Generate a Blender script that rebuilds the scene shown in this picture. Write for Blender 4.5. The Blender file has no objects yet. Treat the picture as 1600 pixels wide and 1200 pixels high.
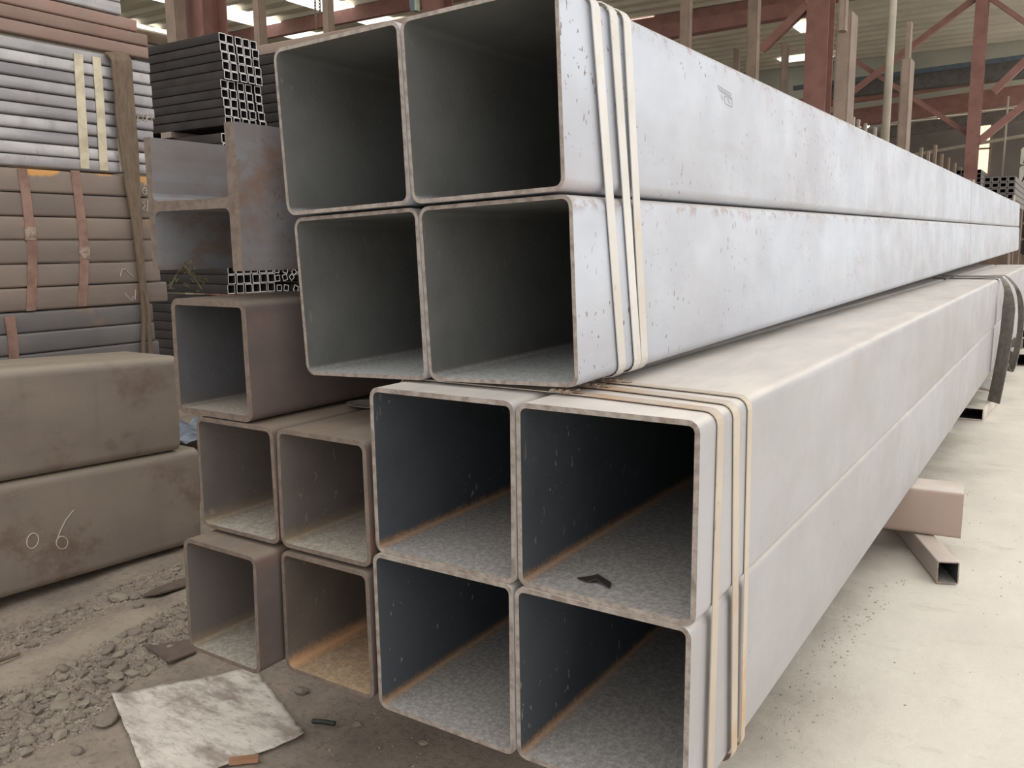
import bpy, bmesh, math, random
from mathutils import Vector, Matrix, noise
random.seed(7)
C = bpy.context.scene.collection
PI = math.pi
def lin(c): return c/12.92 if c <= .04045 else ((c+.055)/1.055)**2.4
def rgb(r, g, b): return (lin(r/255), lin(g/255), lin(b/255), 1)

# ---------------------------------------------------------------- camera
FPX = 1358.43
CAM = Vector((1.3553, -1.4864, 1.4469))
yaw, pitch, roll = .5749, -.1575, -.0100
fw = Vector((-math.sin(yaw)*math.cos(pitch), math.cos(yaw)*math.cos(pitch), math.sin(pitch)))
rt = Vector((math.cos(yaw), math.sin(yaw), 0)); up = rt.cross(fw)
rt, up = math.cos(roll)*rt+math.sin(roll)*up, -math.sin(roll)*rt+math.cos(roll)*up
cd = bpy.data.cameras.new('camera'); cam = bpy.data.objects.new('camera', cd); C.objects.link(cam)
cd.sensor_width = 36; cd.lens = FPX/1600*36; cd.clip_start = .02; cd.clip_end = 300
M = Matrix((rt, up, -fw)).transposed().to_4x4(); M.translation = CAM; cam.matrix_world = M
bpy.context.scene.camera = cam
def at(px, py, x=None, y=None, z=None):
    d = rt*((px-800)/FPX) - up*((py-600)/FPX) + fw
    t = (x-CAM.x)/d.x if x is not None else (y-CAM.y)/d.y if y is not None else (z-CAM.z)/d.z
    return CAM + d*t

# ---------------------------------------------------------------- world, light, exposure
sc = bpy.context.scene
w = bpy.data.worlds.new('overcast_sky'); sc.world = w; w.use_nodes = True
bg = w.node_tree.nodes['Background']; bg.inputs[0].default_value = (1, .985, .96, 1); bg.inputs[1].default_value = 1.6
sc.view_settings.view_transform = 'Standard'; sc.view_settings.look = 'None'
sc.view_settings.exposure = 0; sc.view_settings.gamma = 1; sc.view_settings.use_curve_mapping = False

# ---------------------------------------------------------------- material helpers
class N:
    def __init__(s, name):
        s.m = bpy.data.materials.new(name); s.m.use_nodes = True; s.t = s.m.node_tree
        s.b = s.t.nodes['Principled BSDF']; tc = s.t.nodes.new('ShaderNodeTexCoord'); oi = s.t.nodes.new('ShaderNodeObjectInfo')
        v = s.n('ShaderNodeVectorMath'); v.operation = 'MULTIPLY_ADD'
        cmb = s.n('ShaderNodeCombineXYZ')
        s.raw = tc.outputs['Object']
        r = s.n('ShaderNodeMath'); r.operation = 'MULTIPLY'; s.l(oi.outputs['Random'], r.inputs[0]); r.inputs[1].default_value = 37.
        for i in range(3): s.l(r.outputs[0], cmb.inputs[i])
        a = s.n('ShaderNodeVectorMath'); a.operation = 'ADD'; s.l(tc.outputs['Object'], a.inputs[0]); s.l(cmb.outputs[0], a.inputs[1])
        s.co = a.outputs[0]; s.t.nodes.remove(v); s.rand = oi.outputs['Random']
    def n(s, t): return s.t.nodes.new(t)
    def l(s, a, b): s.t.links.new(a, b)
    def noise(s, scale, detail=6, stretch=(1, 1, 1), rough=.6, co=None):
        mp = s.n('ShaderNodeMapping'); mp.inputs['Scale'].default_value = stretch; s.l(co or s.co, mp.inputs[0])
        x = s.n('ShaderNodeTexNoise'); x.inputs['Scale'].default_value = scale; x.inputs['Detail'].default_value = detail
        x.inputs['Roughness'].default_value = rough; s.l(mp.outputs[0], x.inputs[0]); return x.outputs[0]
    def ramp(s, f, a, b, lo=0., hi=1.):
        x = s.n('ShaderNodeMapRange'); x.interpolation_type = 'SMOOTHSTEP'
        for i, v in zip((1, 2, 3, 4), (a, b, lo, hi)): x.inputs[i].default_value = v
        s.l(f, x.inputs[0]); return x.outputs[0]
    def math(s, op, a, b):
        x = s.n('ShaderNodeMath'); x.operation = op
        for i, v in enumerate((a, b)):
            if isinstance(v, (int, float)): x.inputs[i].default_value = v
            else: s.l(v, x.inputs[i])
        return x.outputs[0]
    def mix(s, f, a, b):
        x = s.n('ShaderNodeMix'); x.data_type = 'RGBA'
        if isinstance(f, (int, float)): x.inputs[0].default_value = f
        else: s.l(f, x.inputs[0])
        for i, v in ((6, a), (7, b)):
            if isinstance(v, tuple): x.inputs[i].default_value = v
            else: s.l(v, x.inputs[i])
        return x.outputs[2]
    def xyz(s, v=None):
        x = s.n('ShaderNodeSeparateXYZ'); s.l(v or s.raw, x.inputs[0]); return x.outputs
    def nz(s):
        g = s.n('ShaderNodeNewGeometry'); return s.xyz(g.outputs['Normal'])[2]
    def out(s, col, rough=.6, metal=0., bump=None, dist=.002, spec=.5):
        if isinstance(col, tuple): s.b.inputs['Base Color'].default_value = col
        else: s.l(col, s.b.inputs['Base Color'])
        if isinstance(rough, (int, float)): s.b.inputs['Roughness'].default_value = rough
        else: s.l(rough, s.b.inputs['Roughness'])
        s.b.inputs['Metallic'].default_value = metal
        s.b.inputs['Specular IOR Level'].default_value = spec
        if bump is not None:
            x = s.n('ShaderNodeBump'); x.inputs['Distance'].default_value = dist; x.inputs['Strength'].default_value = .8
            s.l(bump, x.inputs['Height']); s.l(x.outputs[0], s.b.inputs['Normal'])
        return s.m

def steel(name, a, b, rust, rust_amt=.5, speck=.0, dust=None, dust_amt=.5, rough=.5, metal=.0, streak=.3, speckcol=rgb(95, 62, 50), var=.0, edge=None, stain=None, spec=.5):
    m = N(name)
    c = m.mix(m.ramp(m.noise(2.2, 5, (1, .45, 1)), .35, .65), a, b)
    st = m.ramp(m.noise(9, 4, (1, 1, .06)), .5, .75)
    c = m.mix(m.math('MULTIPLY', st, streak), c, b)
    ls = m.ramp(m.noise(14, 3, (1, .03, 1)), .45, .75)
    c = m.mix(m.math('MULTIPLY', ls, streak*.7), c, a)
    r = m.ramp(m.math('ADD', m.noise(3.1, 10, (1, .8, 1), .7), (rust_amt-.5)*.5), .52, .66)
    c = m.mix(m.math('MULTIPLY', r, .85), c, rust)
    if speck:
        sp = m.math('MULTIPLY', m.ramp(m.noise(70, 2, (1, 1, .6)), .66, .70), m.ramp(m.noise(1.7, 3), .40, .62))
        c = m.mix(m.math('MULTIPLY', sp, speck), c, speckcol)
    if edge:    # scale flaked off along the upper corner
        ez = m.math('MULTIPLY', m.ramp(m.xyz()[2], edge-.05, edge-.012), m.ramp(m.noise(26, 8, (1, .6, .8), .7), .50, .60))
        c = m.mix(m.math('MULTIPLY', ez, .8), c, rgb(150, 134, 128))
    if stain:   # orange bloom seeping down from the upper edge
        zz = m.math('ADD', m.xyz()[2], m.math('MULTIPLY', m.math('SUBTRACT', m.noise(3.2, 4, (1, 1, .2)), .5), stain[0]*5))
        c = m.mix(m.math('MULTIPLY', m.ramp(zz, stain[1], stain[1]+stain[0]*.25), .9), c, rgb(208, 150, 82))
    if dust:
        d = m.math('MULTIPLY', m.ramp(m.nz(), .35, .9), m.ramp(m.noise(7, 8, (1, .3, 1), .7), .25, .75, .5, 1.))
        c = m.mix(m.math('MULTIPLY', d, dust_amt), c, dust)
    if var:
        hs = m.n('ShaderNodeHueSaturation'); m.l(c, hs.inputs['Color'])
        m.l(m.ramp(m.rand, 0, 1, 1-var, 1+var), hs.inputs['Value']); c = hs.outputs[0]
    rg = m.ramp(m.noise(5, 6), .3, .7, rough-.08, rough+.14)
    return m.out(c, rg, metal, m.noise(60, 6, (1, .3, 1)), .0006, spec)

def inside(name, wall, floor, cornerrust, w, h, t, rust=.8, fl_amt=.9, speck=.5, cw=.04):
    """bare inner face of a tube: mill scale walls, settled dust on the floor, rust along the wet bottom corners"""
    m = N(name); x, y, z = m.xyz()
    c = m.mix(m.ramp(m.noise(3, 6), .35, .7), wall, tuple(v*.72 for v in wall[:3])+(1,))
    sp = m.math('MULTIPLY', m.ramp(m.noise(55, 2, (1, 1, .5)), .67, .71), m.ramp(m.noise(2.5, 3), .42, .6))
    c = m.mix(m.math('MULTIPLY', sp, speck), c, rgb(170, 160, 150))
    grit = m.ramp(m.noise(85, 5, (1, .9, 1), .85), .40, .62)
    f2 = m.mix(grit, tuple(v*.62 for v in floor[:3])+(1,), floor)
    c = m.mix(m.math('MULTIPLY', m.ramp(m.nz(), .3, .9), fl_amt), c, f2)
    wob = m.math('MULTIPLY', m.math('SUBTRACT', m.noise(70, 9, rough=.85), .5), .06)
    dl = m.math('MAXIMUM', m.math('SUBTRACT', x, t), m.math('SUBTRACT', z, t))
    dl = m.math('ADD', dl, wob)
    c = m.mix(m.math('MULTIPLY', m.ramp(dl, cw, .0), rust), c, cornerrust)
    return m.out(c, .75, 0, m.noise(90, 4), .0012, spec=.3)

def plain(name, a, b=None, rough=.7, metal=0., scale=6, bump=.001, stretch=(1, 1, 1), spec=.4):
    m = N(name); b = b or tuple(v*.7 for v in a[:3])+(1,)
    nn = m.noise(scale, 8, stretch)
    return m.out(m.mix(m.ramp(nn, .35, .7), a, b), rough, metal, m.noise(scale*6, 5, stretch), bump, spec)
def glow(name, col, s):
    m = N(name); m.b.inputs['Emission Color'].default_value = col; m.b.inputs['Emission Strength'].default_value = s
    return m.out(col, .5)

RIM = plain('sawn_edge', rgb(156, 146, 138), rgb(122, 110, 102), .6, .1, 45, .001)
RIMB = plain('sawn_edge_rusted', rgb(116, 102, 92), rgb(96, 84, 76), .7, 0, 45, .001)
UP_OUT = steel('steel_pale_bluish', rgb(188, 193, 203), rgb(174, 175, 182), rgb(178, 164, 166), .40, .85, rgb(215, 206, 196), .6, .42, .2, .18, edge=.398)
LOW_OUT = steel('steel_grey_dusty', rgb(174, 173, 176), rgb(164, 161, 161), rgb(172, 160, 156), .30, .25, rgb(226, 217, 206), .92, .5, .08, .22)
FAR_OUT = steel('steel_far_warm', rgb(185, 178, 172), rgb(165, 155, 150), rgb(165, 145, 138), .4, .1, rgb(222, 213, 202), .9, .5, .1, .2)
BROWN = steel('steel_brown_scale', rgb(112, 98, 92), rgb(92, 82, 80), rgb(124, 94, 78), .60, .3, rgb(150, 138, 122), .8, .6, 0, .4)
ROUND = steel('steel_brown_dust', rgb(140, 128, 117), rgb(122, 111, 102), rgb(112, 94, 82), .56, .15, rgb(158, 148, 130), .8, .6, 0, .5)
RED = steel('steel_rust_red', rgb(150, 124, 112), rgb(132, 108, 98), rgb(158, 118, 104), .55, .3, None, .5, .6, 0, .3, var=.12)
BLUE = steel('steel_silver_blue', rgb(186, 182, 182), rgb(138, 134, 136), rgb(146, 128, 118), .42, .4, None, .5, .35, .3, .6, var=.14)
RUSTO = steel('steel_rust_brown_stained', rgb(140, 124, 112), rgb(120, 108, 100), rgb(150, 122, 96), .36, .2, None, .5, .6, 0, .4, stain=(.06, .09))
RUSTB = steel('steel_rust_brown', rgb(138, 122, 110), rgb(118, 106, 98), rgb(165, 120, 78), .36, .2, None, .5, .6, 0, .4, var=.08)
GREYB = steel('steel_slate', rgb(118, 112, 110), rgb(100, 96, 96), rgb(140, 112, 92), .40, .1, None, .5, .55, .05, .3, var=.06)
DARK = steel('steel_dark_oiled', rgb(50, 45, 43), rgb(41, 37, 36), rgb(62, 52, 46), .35, .0, None, .5, .7, .0, .3, var=.1, spec=.2)
BEAM = steel('steel_beam_scale', rgb(130, 133, 138), rgb(114, 102, 98), rgb(122, 98, 84), .56, .6, rgb(130, 110, 95), .4, .55, .1, .9)
BAND = steel('steel_band', rgb(214, 210, 206), rgb(200, 194, 186), rgb(200, 184, 160), .40, .3, None, .5, .42, .3, .3)
BANDR = steel('steel_band_ochre', rgb(196, 184, 168), rgb(182, 168, 154), rgb(190, 152, 112), .50, .3, None, .5, .5, .15, .3)
BANDG = plain('band_gold', rgb(206, 196, 170), rgb(180, 168, 145), .45, .3, 14)
BANDB = plain('band_brown', rgb(152, 122, 108), rgb(128, 98, 86), .6, .1, 14)
CLIP = plain('strap_seal', rgb(176, 158, 142), rgb(120, 98, 84), .5, .3, 40)
BRIGHT = plain('cut_edge_bright', rgb(226, 222, 220), rgb(190, 186, 184), .4, .2, 40)
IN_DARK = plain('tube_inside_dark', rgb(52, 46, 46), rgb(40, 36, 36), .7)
POST = plain('post_taupe', rgb(140, 122, 108), rgb(122, 106, 94), .7, 0, 3)
REDP = plain('column_red_oxide', rgb(150, 110, 102), rgb(134, 98, 90), .7, 0, 3)
PIPE = plain('pole_pale', rgb(176, 166, 150), rgb(158, 148, 134), .5, .2, 3)
WEB = plain('webbing_brown', rgb(122, 105, 88), rgb(102, 88, 74), .95, 0, 60, .003, (1, 1, .25))
CHALK = plain('chalk', rgb(200, 190, 176), rgb(170, 160, 148), .9)
SHEET = plain('roof_sheet', rgb(214, 208, 192), rgb(196, 190, 176), .7, 0, .6)
WALL = plain('cladding_greygreen', rgb(178, 178, 164), rgb(164, 164, 152), .7, 0, .7)
CRANE = plain('crane_blue', rgb(84, 94, 104), rgb(72, 82, 92), .6)
SKY = glow('skylight_panel', (1, .98, .93, 1), 1.7)
WIN = glow('lit_opening', (1, .86, .58, 1), .98)

# ---------------------------------------------------------------- object helpers
def link(name, me, parent=None, loc=(0, 0, 0), rot=(0, 0, 0)):
    o = bpy.data.objects.new(name, me); C.objects.link(o); o.location = loc; o.rotation_euler = rot
    if parent: o.parent = parent
    return o
def tag(o, label, cat, group=None):
    o['label'] = label; o['category'] = cat
    if group: o['group'] = group
    return o
def struct(o): o['kind'] = 'structure'; return o
def stuff(o, label=None, cat=None):
    o['kind'] = 'stuff'
    if label: o['label'] = label
    if cat: o['category'] = cat
    return o
def mesh(name, vs, fs, mats, idx=None, smooth=False):
    me = bpy.data.meshes.new(name); me.from_pydata([tuple(v) for v in vs], [], fs)
    for m in (mats if isinstance(mats, (list, tuple)) else [mats]): me.materials.append(m)
    if idx: me.polygons.foreach_set('material_index', idx)
    if smooth: me.polygons.foreach_set('use_smooth', [True]*len(me.polygons))
    me.update(); return me
class MB:
    def __init__(s): s.v = []; s.f = []
    def box(s, a, b):
        n = len(s.v); (x0, y0, z0), (x1, y1, z1) = a, b
        s.v += [(x, y, z) for x in (x0, x1) for y in (y0, y1) for z in (z0, z1)]
        s.f += [tuple(n+i for i in q) for q in ((0, 1, 3, 2), (4, 6, 7, 5), (0, 4, 5, 1), (2, 3, 7, 6), (0, 2, 6, 4), (1, 5, 7, 3))]; return s
    def bar(s, p, q, w, h, side=Vector((0, 0, 1))):
        p, q = Vector(p), Vector(q); d = (q-p).normalized(); a = d.cross(side)
        a = a.normalized()*w/2 if a.length > 1e-4 else Vector((w/2, 0, 0)); b = a.cross(d).normalized()*h/2; n = len(s.v)
        s.v += [e+i*a+j*b for e in (p, q) for i, j in ((-1, -1), (1, -1), (1, 1), (-1, 1))]
        s.f += [tuple(n+i for i in k) for k in ((0, 1, 2, 3), (7, 6, 5, 4), (0, 4, 5, 1), (1, 5, 6, 2), (2, 6, 7, 3), (3, 7, 4, 0))]; return s
    def tube(s, pts, r, k=6):
        pts = [Vector(p) for p in pts]; n0 = len(s.v)
        for i, p in enumerate(pts):
            d = (pts[min(i+1, len(pts)-1)]-pts[max(i-1, 0)]).normalized(); a = d.cross(Vector((.13, .31, .94))).normalized(); b = d.cross(a)
            s.v += [p+r*(math.cos(2*PI*j/k)*a+math.sin(2*PI*j/k)*b) for j in range(k)]
        for i in range(len(pts)-1):
            s.f += [(n0+i*k+j, n0+i*k+(j+1) % k, n0+(i+1)*k+(j+1) % k, n0+(i+1)*k+j) for j in range(k)]
        s.f += [tuple(n0+j for j in range(k))[::-1], tuple(n0+(len(pts)-1)*k+j for j in range(k))]; return s
    def ribbon(s, pts, wd, t, closed=False, nrm=None):
        """flat band along pts, width vectors wd (one or per point), thickness t"""
        pts = [Vector(p) for p in pts]; k = len(pts); n0 = len(s.v)
        for i, p in enumerate(pts):
            a = pts[(i+1) % k] if closed or i < k-1 else pts[i]; b = pts[i-1] if closed or i > 0 else pts[i]
            wv = Vector(wd[i] if isinstance(wd, list) else wd); nv = (a-b).cross(wv).normalized()*t/2
            s.v += [p-wv/2-nv, p+wv/2-nv, p+wv/2+nv, p-wv/2+nv]
        for i in range(k if closed else k-1):
            A = n0+4*i; B = n0+4*((i+1) % k)
            s.f += [(A+j, A+(j+1) % 4, B+(j+1) % 4, B+j) for j in range(4)]
        if not closed: s.f += [(n0+3, n0+2, n0+1, n0), tuple(n0+4*(k-1)+j for j in range(4))]
        return s
    def build(s, name, mat, parent=None, loc=(0, 0, 0), rot=(0, 0, 0), smooth=False):
        me = mesh(name, s.v, s.f, mat, smooth=smooth)
        bm = bmesh.new(); bm.from_mesh(me); bmesh.ops.recalc_face_normals(bm, faces=bm.faces); bm.to_mesh(me); bm.free()
        return link(name, me, parent, loc, rot)
def rrect(w, h, r, seg, ins=0., x0=0., z0=0.):
    w2, h2 = w-2*ins, h-2*ins; r = max(r-ins, .0015); p = []
    for cx, cz, a0 in ((w2-r, h2-r, 0), (r, h2-r, 90), (r, r, 180), (w2-r, r, 270)):
        for i in range(seg+1):
            a = math.radians(a0+90*i/seg); p.append((x0+ins+cx+r*math.cos(a), z0+ins+cz+r*math.sin(a)))
    return p
def tube_mesh(w, h, L, t, r, mats, seg=4, ys=(0,), jag=0.):
    """hollow rectangular tube along +Y, origin at its front lower left corner; slots: outer, rim, inner"""
    o = rrect(w, h, r, seg); i = rrect(w, h, r, seg, t); k = len(o)
    def front(p): return jag*noise.noise(Vector((p[0]*9+w*31, 3.1, p[1]*9))) if jag else 0.
    v = [(x, front((x, z)), z) for x, z in o]+[(x, L, z) for x, z in o]+[(x, L, z) for x, z in i]+[(x, front((x, z)), z) for x, z in i]
    f = []; ix = []
    for ring, m in ((0, 0), (1, 1), (2, 2), (3, 1)):
        a, b = ring*k, ((ring+1) % 4)*k
        for j in range(k): f.append((a+j, b+j, b+(j+1) % k, a+(j+1) % k)); ix.append(m)
    me = mesh('tube', v, f, mats, ix)
    me.polygons.foreach_set('use_smooth', [m != 1 for m in ix])
    bm = bmesh.new(); bm.from_mesh(me); bmesh.ops.recalc_face_normals(bm, faces=bm.faces)
    for e in bm.edges:
        if len(e.link_faces) == 2 and e.link_faces[0].material_index != e.link_faces[1].material_index: e.smooth = False
    bm.to_mesh(me); bm.free(); return me

# ---------------------------------------------------------------- ground
def gh(x, y):
    n = noise.noise(Vector((x*1.3, y*1.3, 0)))*.012+noise.noise(Vector((x*6, y*6, 4)))*.005+noise.noise(Vector((x*22, y*22, 9)))*.0018
    l = 1/(1+math.exp((x+.55)*6))
    d = (y-(.06+(x+1.75)*.75*0+.55*0)) - (x+1.9)*.9
    ridge = .03*math.exp(-((x+1.62+.12*math.sin(y*3)-.12*y)/.10)**2)
    return (n*(.35+.9*l)+ridge*l)*(1 if -3.2 < x < 2.4 and -1 < y < 4 else .3)
def axis(segs):
    r = []
    for a, b, n in segs: r += [a+(b-a)*i/n for i in range(n)]
    return r+[segs[-1][1]]
xs = axis([(-30, -8, 6), (-8, -3, 10), (-3, 2.2, 175), (2.2, 6, 8), (6, 30, 4)]); ys = axis([(-12, -2, 6), (-2, -.8, 8), (-.8, 2.4, 110), (2.4, 6, 50), (6, 14, 16), (14, 60, 8)])
m = N('yard_ground'); x, y, z = m.xyz()
mud = m.mix(m.ramp(m.noise(3.2, 8, rough=.7, co=m.raw), .35, .68), rgb(164, 151, 137), rgb(138, 127, 117))
mud = m.mix(m.math('MULTIPLY', m.ramp(m.noise(42, 5, co=m.raw), .5, .66), .45), mud, rgb(112, 102, 94))
pal = m.mix(m.ramp(m.noise(1.6, 9, (1, .5, 1), .65, co=m.raw), .35, .7), rgb(236, 229, 216), rgb(222, 215, 203))
pal = m.mix(m.math('MULTIPLY', m.ramp(m.noise(5, 8, (.5, 1.3, 1), .7, co=m.raw), .55, .72), .45), pal, rgb(190, 183, 172))
e = m.math('ADD', x, m.math('MULTIPLY', m.math('SUBTRACT', m.noise(1.4, 6, co=m.raw), .5), 1.1))
gc = m.mix(m.ramp(e, .1, 1.0), mud, pal)
rid = m.math('ADD', m.math('ADD', x, 1.62), m.math('MULTIPLY', y, -.12))
rid = m.math('ADD', m.math('ABSOLUTE', rid, 0), m.math('MULTIPLY', m.math('SUBTRACT', m.noise(6, 6, co=m.raw), .5), .22))
gc = m.mix(m.math('MULTIPLY', m.ramp(rid, .15, -.02), .5), gc, rgb(180, 168, 148))
GROUND = m.out(gc, .95, 0, m.noise(28, 9, rough=.75, co=m.raw), .008, .2)
nx, ny = len(xs), len(ys)
fl = struct(link('floor', mesh('floor', [(a, b, gh(a, b)) for b in ys for a in xs],
     [(j*nx+i, j*nx+i+1, (j+1)*nx+i+1, (j+1)*nx+i) for j in range(ny-1) for i in range(nx-1)], GROUND, smooth=True)))

# ---------------------------------------------------------------- shed: roof, walls, skylights
RZ, YE, XL = 9.0, 38.0, -26.0
v = []; f = []; n = 0
yy = 5.0; prof = []
while yy < YE: prof += [(yy, RZ+.0), (yy+.42, RZ), (yy+.5, RZ-.11), (yy+.72, RZ-.11)]; yy += .8
for a, b in prof: v += [(XL, a, b), (2.2, a, b)]
for i in range(len(prof)-1): f.append((2*i, 2*i+1, 2*i+3, 2*i+2))
roof = struct(link('ceiling', mesh('ceiling', v, f, SHEET)))
wb = MB()
struct(wb.box((XL, YE, 6.9), (2.2, YE+.15, 9.0)).build('wall_back', WALL))
wl = struct(MB().box((XL-.15, -5, 0), (XL, YE, 9.0)).build('wall_left', WALL))
for i, y0 in enumerate(range(-2, 36, 3)):
    MB().box((XL, y0, 0), (XL+.04, y0+2.7, 8.3)).build('panel', WALL, wl)
MB().box((XL, -5, 6.55), (XL+.3, YE, 6.9)).build('girt', WALL, wl)
MB().box((XL, -5, 8.4), (XL+.25, YE, 8.75)).build('girt', POST, wl)
def skylight(x0, x1, y0, y1): 
    o = MB().box((x0, y0, RZ-.16), (x1, y1, RZ-.13)).build('skylight_panel', SKY, roof); return o
for a in ((-22.6, -21.5, 15.0, 20.6), (-22.9, -21.7, 21.2, 23.4), (-19.4, -18.2, 18.2, 23.6), (-25.9, -25.6, 15, 19.2), (-12.6, -11.0, 26.4, 27.2), (-12.2, -10.4, 28.6, 29.6), (-14, -12.5, 22, 30), (-7.6, -7.0, 30, 31.5), (-9.6, -7.6, 35.5, 36.4)):  # the long panel behind the upper bundle is unseen, added to brighten the shed
    skylight(*a)
def bar(name, p, q, w, h, mat, label, cat, group=None, side=Vector((0, 0, 1))):
    return tag(MB().bar(p, q, w, h, side).build(name, mat), label, cat, group)
# red oxide rafters and purlin struts under the roof, part of the building
rf = []
for y0 in (14, 20, 26.5):
    o = struct(MB().box((XL, y0-.1, RZ-.55), (1.8, y0+.1, RZ-.13)).build('trim_%d' % (len(rf)+1), REDP)); rf.append(o)

# ---------------------------------------------------------------- big tubes: upper bundle
def tube(label, me, loc, rot=(0, 0, 0), group=None, name='square_tube', cat='steel tube'):
    return tag(link(name, me, None, loc, rot), label, cat, group)
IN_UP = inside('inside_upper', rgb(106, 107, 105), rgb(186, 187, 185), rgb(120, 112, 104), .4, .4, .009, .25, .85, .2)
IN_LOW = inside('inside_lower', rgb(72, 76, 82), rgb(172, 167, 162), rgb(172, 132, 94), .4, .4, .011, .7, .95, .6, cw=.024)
UPROT = (.0081, -.0369, .0025)
LU = 7.86
uA = tube_mesh(.398, .398, LU, .009, .026, [UP_OUT, RIM, IN_UP], jag=.006)
uC = tube_mesh(.398, .398, LU, .009, .026, [UP_OUT, RIM, IN_UP], jag=.006)
from mathutils import Euler
def place(me, base, dx, dz, label, grp, dy=0):
    off = Euler(UPROT).to_matrix() @ Vector((dx, dy, dz)); return tube(label, me, Vector(base)+off, UPROT, grp)
CDB = Vector((-.2972, .0897, 1.1235)); ABB = Vector((-.3161, .0667, 1.527))
G = 'large square tubes of the pale upper bundle'
place(uC, CDB, 0, 0, 'pale large square tube, lower left opening of the strapped upper bundle', G)
place(uC, CDB, .4, 0, 'pale large square tube, lower right of the strapped upper bundle, freckled side', G)
place(uA, ABB, 0, 0, 'pale large square tube, upper left opening of the top bundle', G)
place(uA, ABB, .4, 0, 'pale large square tube, upper right of the strapped upper bundle, topmost in view', G)
G = 'large square tubes continuing behind the upper bundle'
SB = [o for o in C.objects if o.get('label', '').startswith('pale large square tube, upper right')][0]
def onB(px, py):
    d = at(px, py, x=1)-CAM; Mi = (Matrix.LocRotScale(SB.location, SB.rotation_euler, None)).inverted(); a = Mi @ CAM; b = (Mi.to_3x3() @ d); return a+b*((.3985-a.x)/b.x)
sb = MB()
for k, (ax, ay, bx, by) in enumerate(((1121, 133, 1143, 147), (1122, 137, 1142, 150), (1124, 141, 1144, 154), (1132, 150, 1133, 160), (1133, 150, 1144, 156), (1144, 157, 1144, 168), (1133, 161, 1143, 167), (1137, 155, 1140, 162), (1128, 148, 1129, 157))):
    sb.tube([onB(ax, ay), onB(bx, by)], .0012, 4)
o = sb.build('stencil_mark', plain('faded_ink', rgb(180, 180, 186), rgb(168, 168, 174), .8), SB); o['label'] = 'faded grey stencil print'
uF = tube_mesh(.398, .398, 8.2, .009, .026, [UP_OUT, RIM, IN_UP])
for b, nm in ((CDB, 'lower'), (ABB, 'upper')):
    for dx, sd in ((0, 'inner'), (.4, 'outer')):
        place(uF, b, dx, 0, 'pale square tube beyond the joint of the upper bundle, %s %s' % (nm, sd), G, LU+.015)

def loop(w, h, r, off, x0=0., z0=0.):
    return rrect(w+2*off, h+2*off, r+off, 4, 0, x0-off, z0-off)
def strap(name, base, rot, prof, yf, wd, mat, label, group):
    pts = [Vector((x, yf(x, z), z)) for x, z in prof]
    o = MB().ribbon(pts, Vector((0, wd, 0)), .0022, True).build(name, mat, None, base, rot); return tag(o, label, 'strap', group)
pr = loop(.8, .804, .026, .0045, -.002)
for k, (c, s, nm) in enumerate(((.145, .085, 'first steel band from the open ends, around the upper bundle'), (.23, .083, 'middle steel band around the upper bundle, close beside the third'), (.298, .053, 'third steel band around the upper bundle, deepest from the open ends'))):
    pq = [(x, z) for x, z in pr]
    o = strap('steel_strap', CDB, UPROT, pq, lambda x, z, c=c, s=s: c+s*(.8-z)/.8-.03, .036, BAND, nm, 'bands around the upper bundle')

# ---------------------------------------------------------------- lower bundle
LZ = .33
lo = tube_mesh(.399, .399, 12.2, .011, .024, [LOW_OUT, RIM, IN_LOW], jag=.006)
G = 'large square tubes of the lower bundle'
tube('large grey square tube, upper left of the lower strapped bundle, dusty top', lo, (0, 0, LZ+.4), group=G)
tube('large grey square tube, upper right of the lower bundle, dark chip lying inside', lo, (.402, 0, LZ+.4), group=G)
tube('large grey square tube, lower left of the lower bundle, rust line inside', lo, (-.008, 0, LZ), group=G)
tube('large grey square tube, lower right of the lower bundle, running out of frame', lo, (.394, 0, LZ), group=G)
def lstrap(c0, c1, cl, wd, label, k):
    prof = loop(.809, .8, .024, .0035, -.0085, LZ)
    def yf(x, z): return c0+(c1-c0)*(LZ+.8-z)/.4*.8 if x > .75 else c0+(cl-c0)*min(1, (.8-x)/.33) if z > LZ+.5 else c1
    dense = []
    for i, (x, z) in enumerate(prof):
        a = prof[i]; b = prof[(i+1) % len(prof)]; d = math.hypot(b[0]-a[0], b[1]-a[1]); n = max(1, int(d/.08))
        dense += [(a[0]+(b[0]-a[0])*j/n, a[1]+(b[1]-a[1])*j/n) for j in range(n)]
    o = strap('steel_strap', (0, 0, 0), (0, 0, 0), dense, yf, wd, BANDR, label, 'bands around the lower bundle')
    xc = .44+.012*k; yc = yf(xc, LZ+.8); cb = MB(); zc = LZ+.8+.006
    cb.box((xc-.028, yc-wd*.55, zc-.002), (xc+.028, yc+wd*.55, zc+.003))
    for j in (-1, 0, 1): cb.box((xc+j*.018-.004, yc-wd*.62, zc-.003), (xc+j*.018+.004, yc-wd*.40, zc+.006))
    cb.box((xc+.028, yc-wd*.4, zc), (xc+.05, yc+wd*.35, zc+.0015))
    cb.build('strap_seal', CLIP, o)
lstrap(.097, .095, .135, .033, 'front ochre steel band around the lower bundle, nearest the open ends', 0)
lstrap(.187, .223, .235, .035, 'second ochre steel band around the lower bundle', 1)
lstrap(.273, .29, .315, .026, 'third narrow steel band around the lower bundle', 2)
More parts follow.
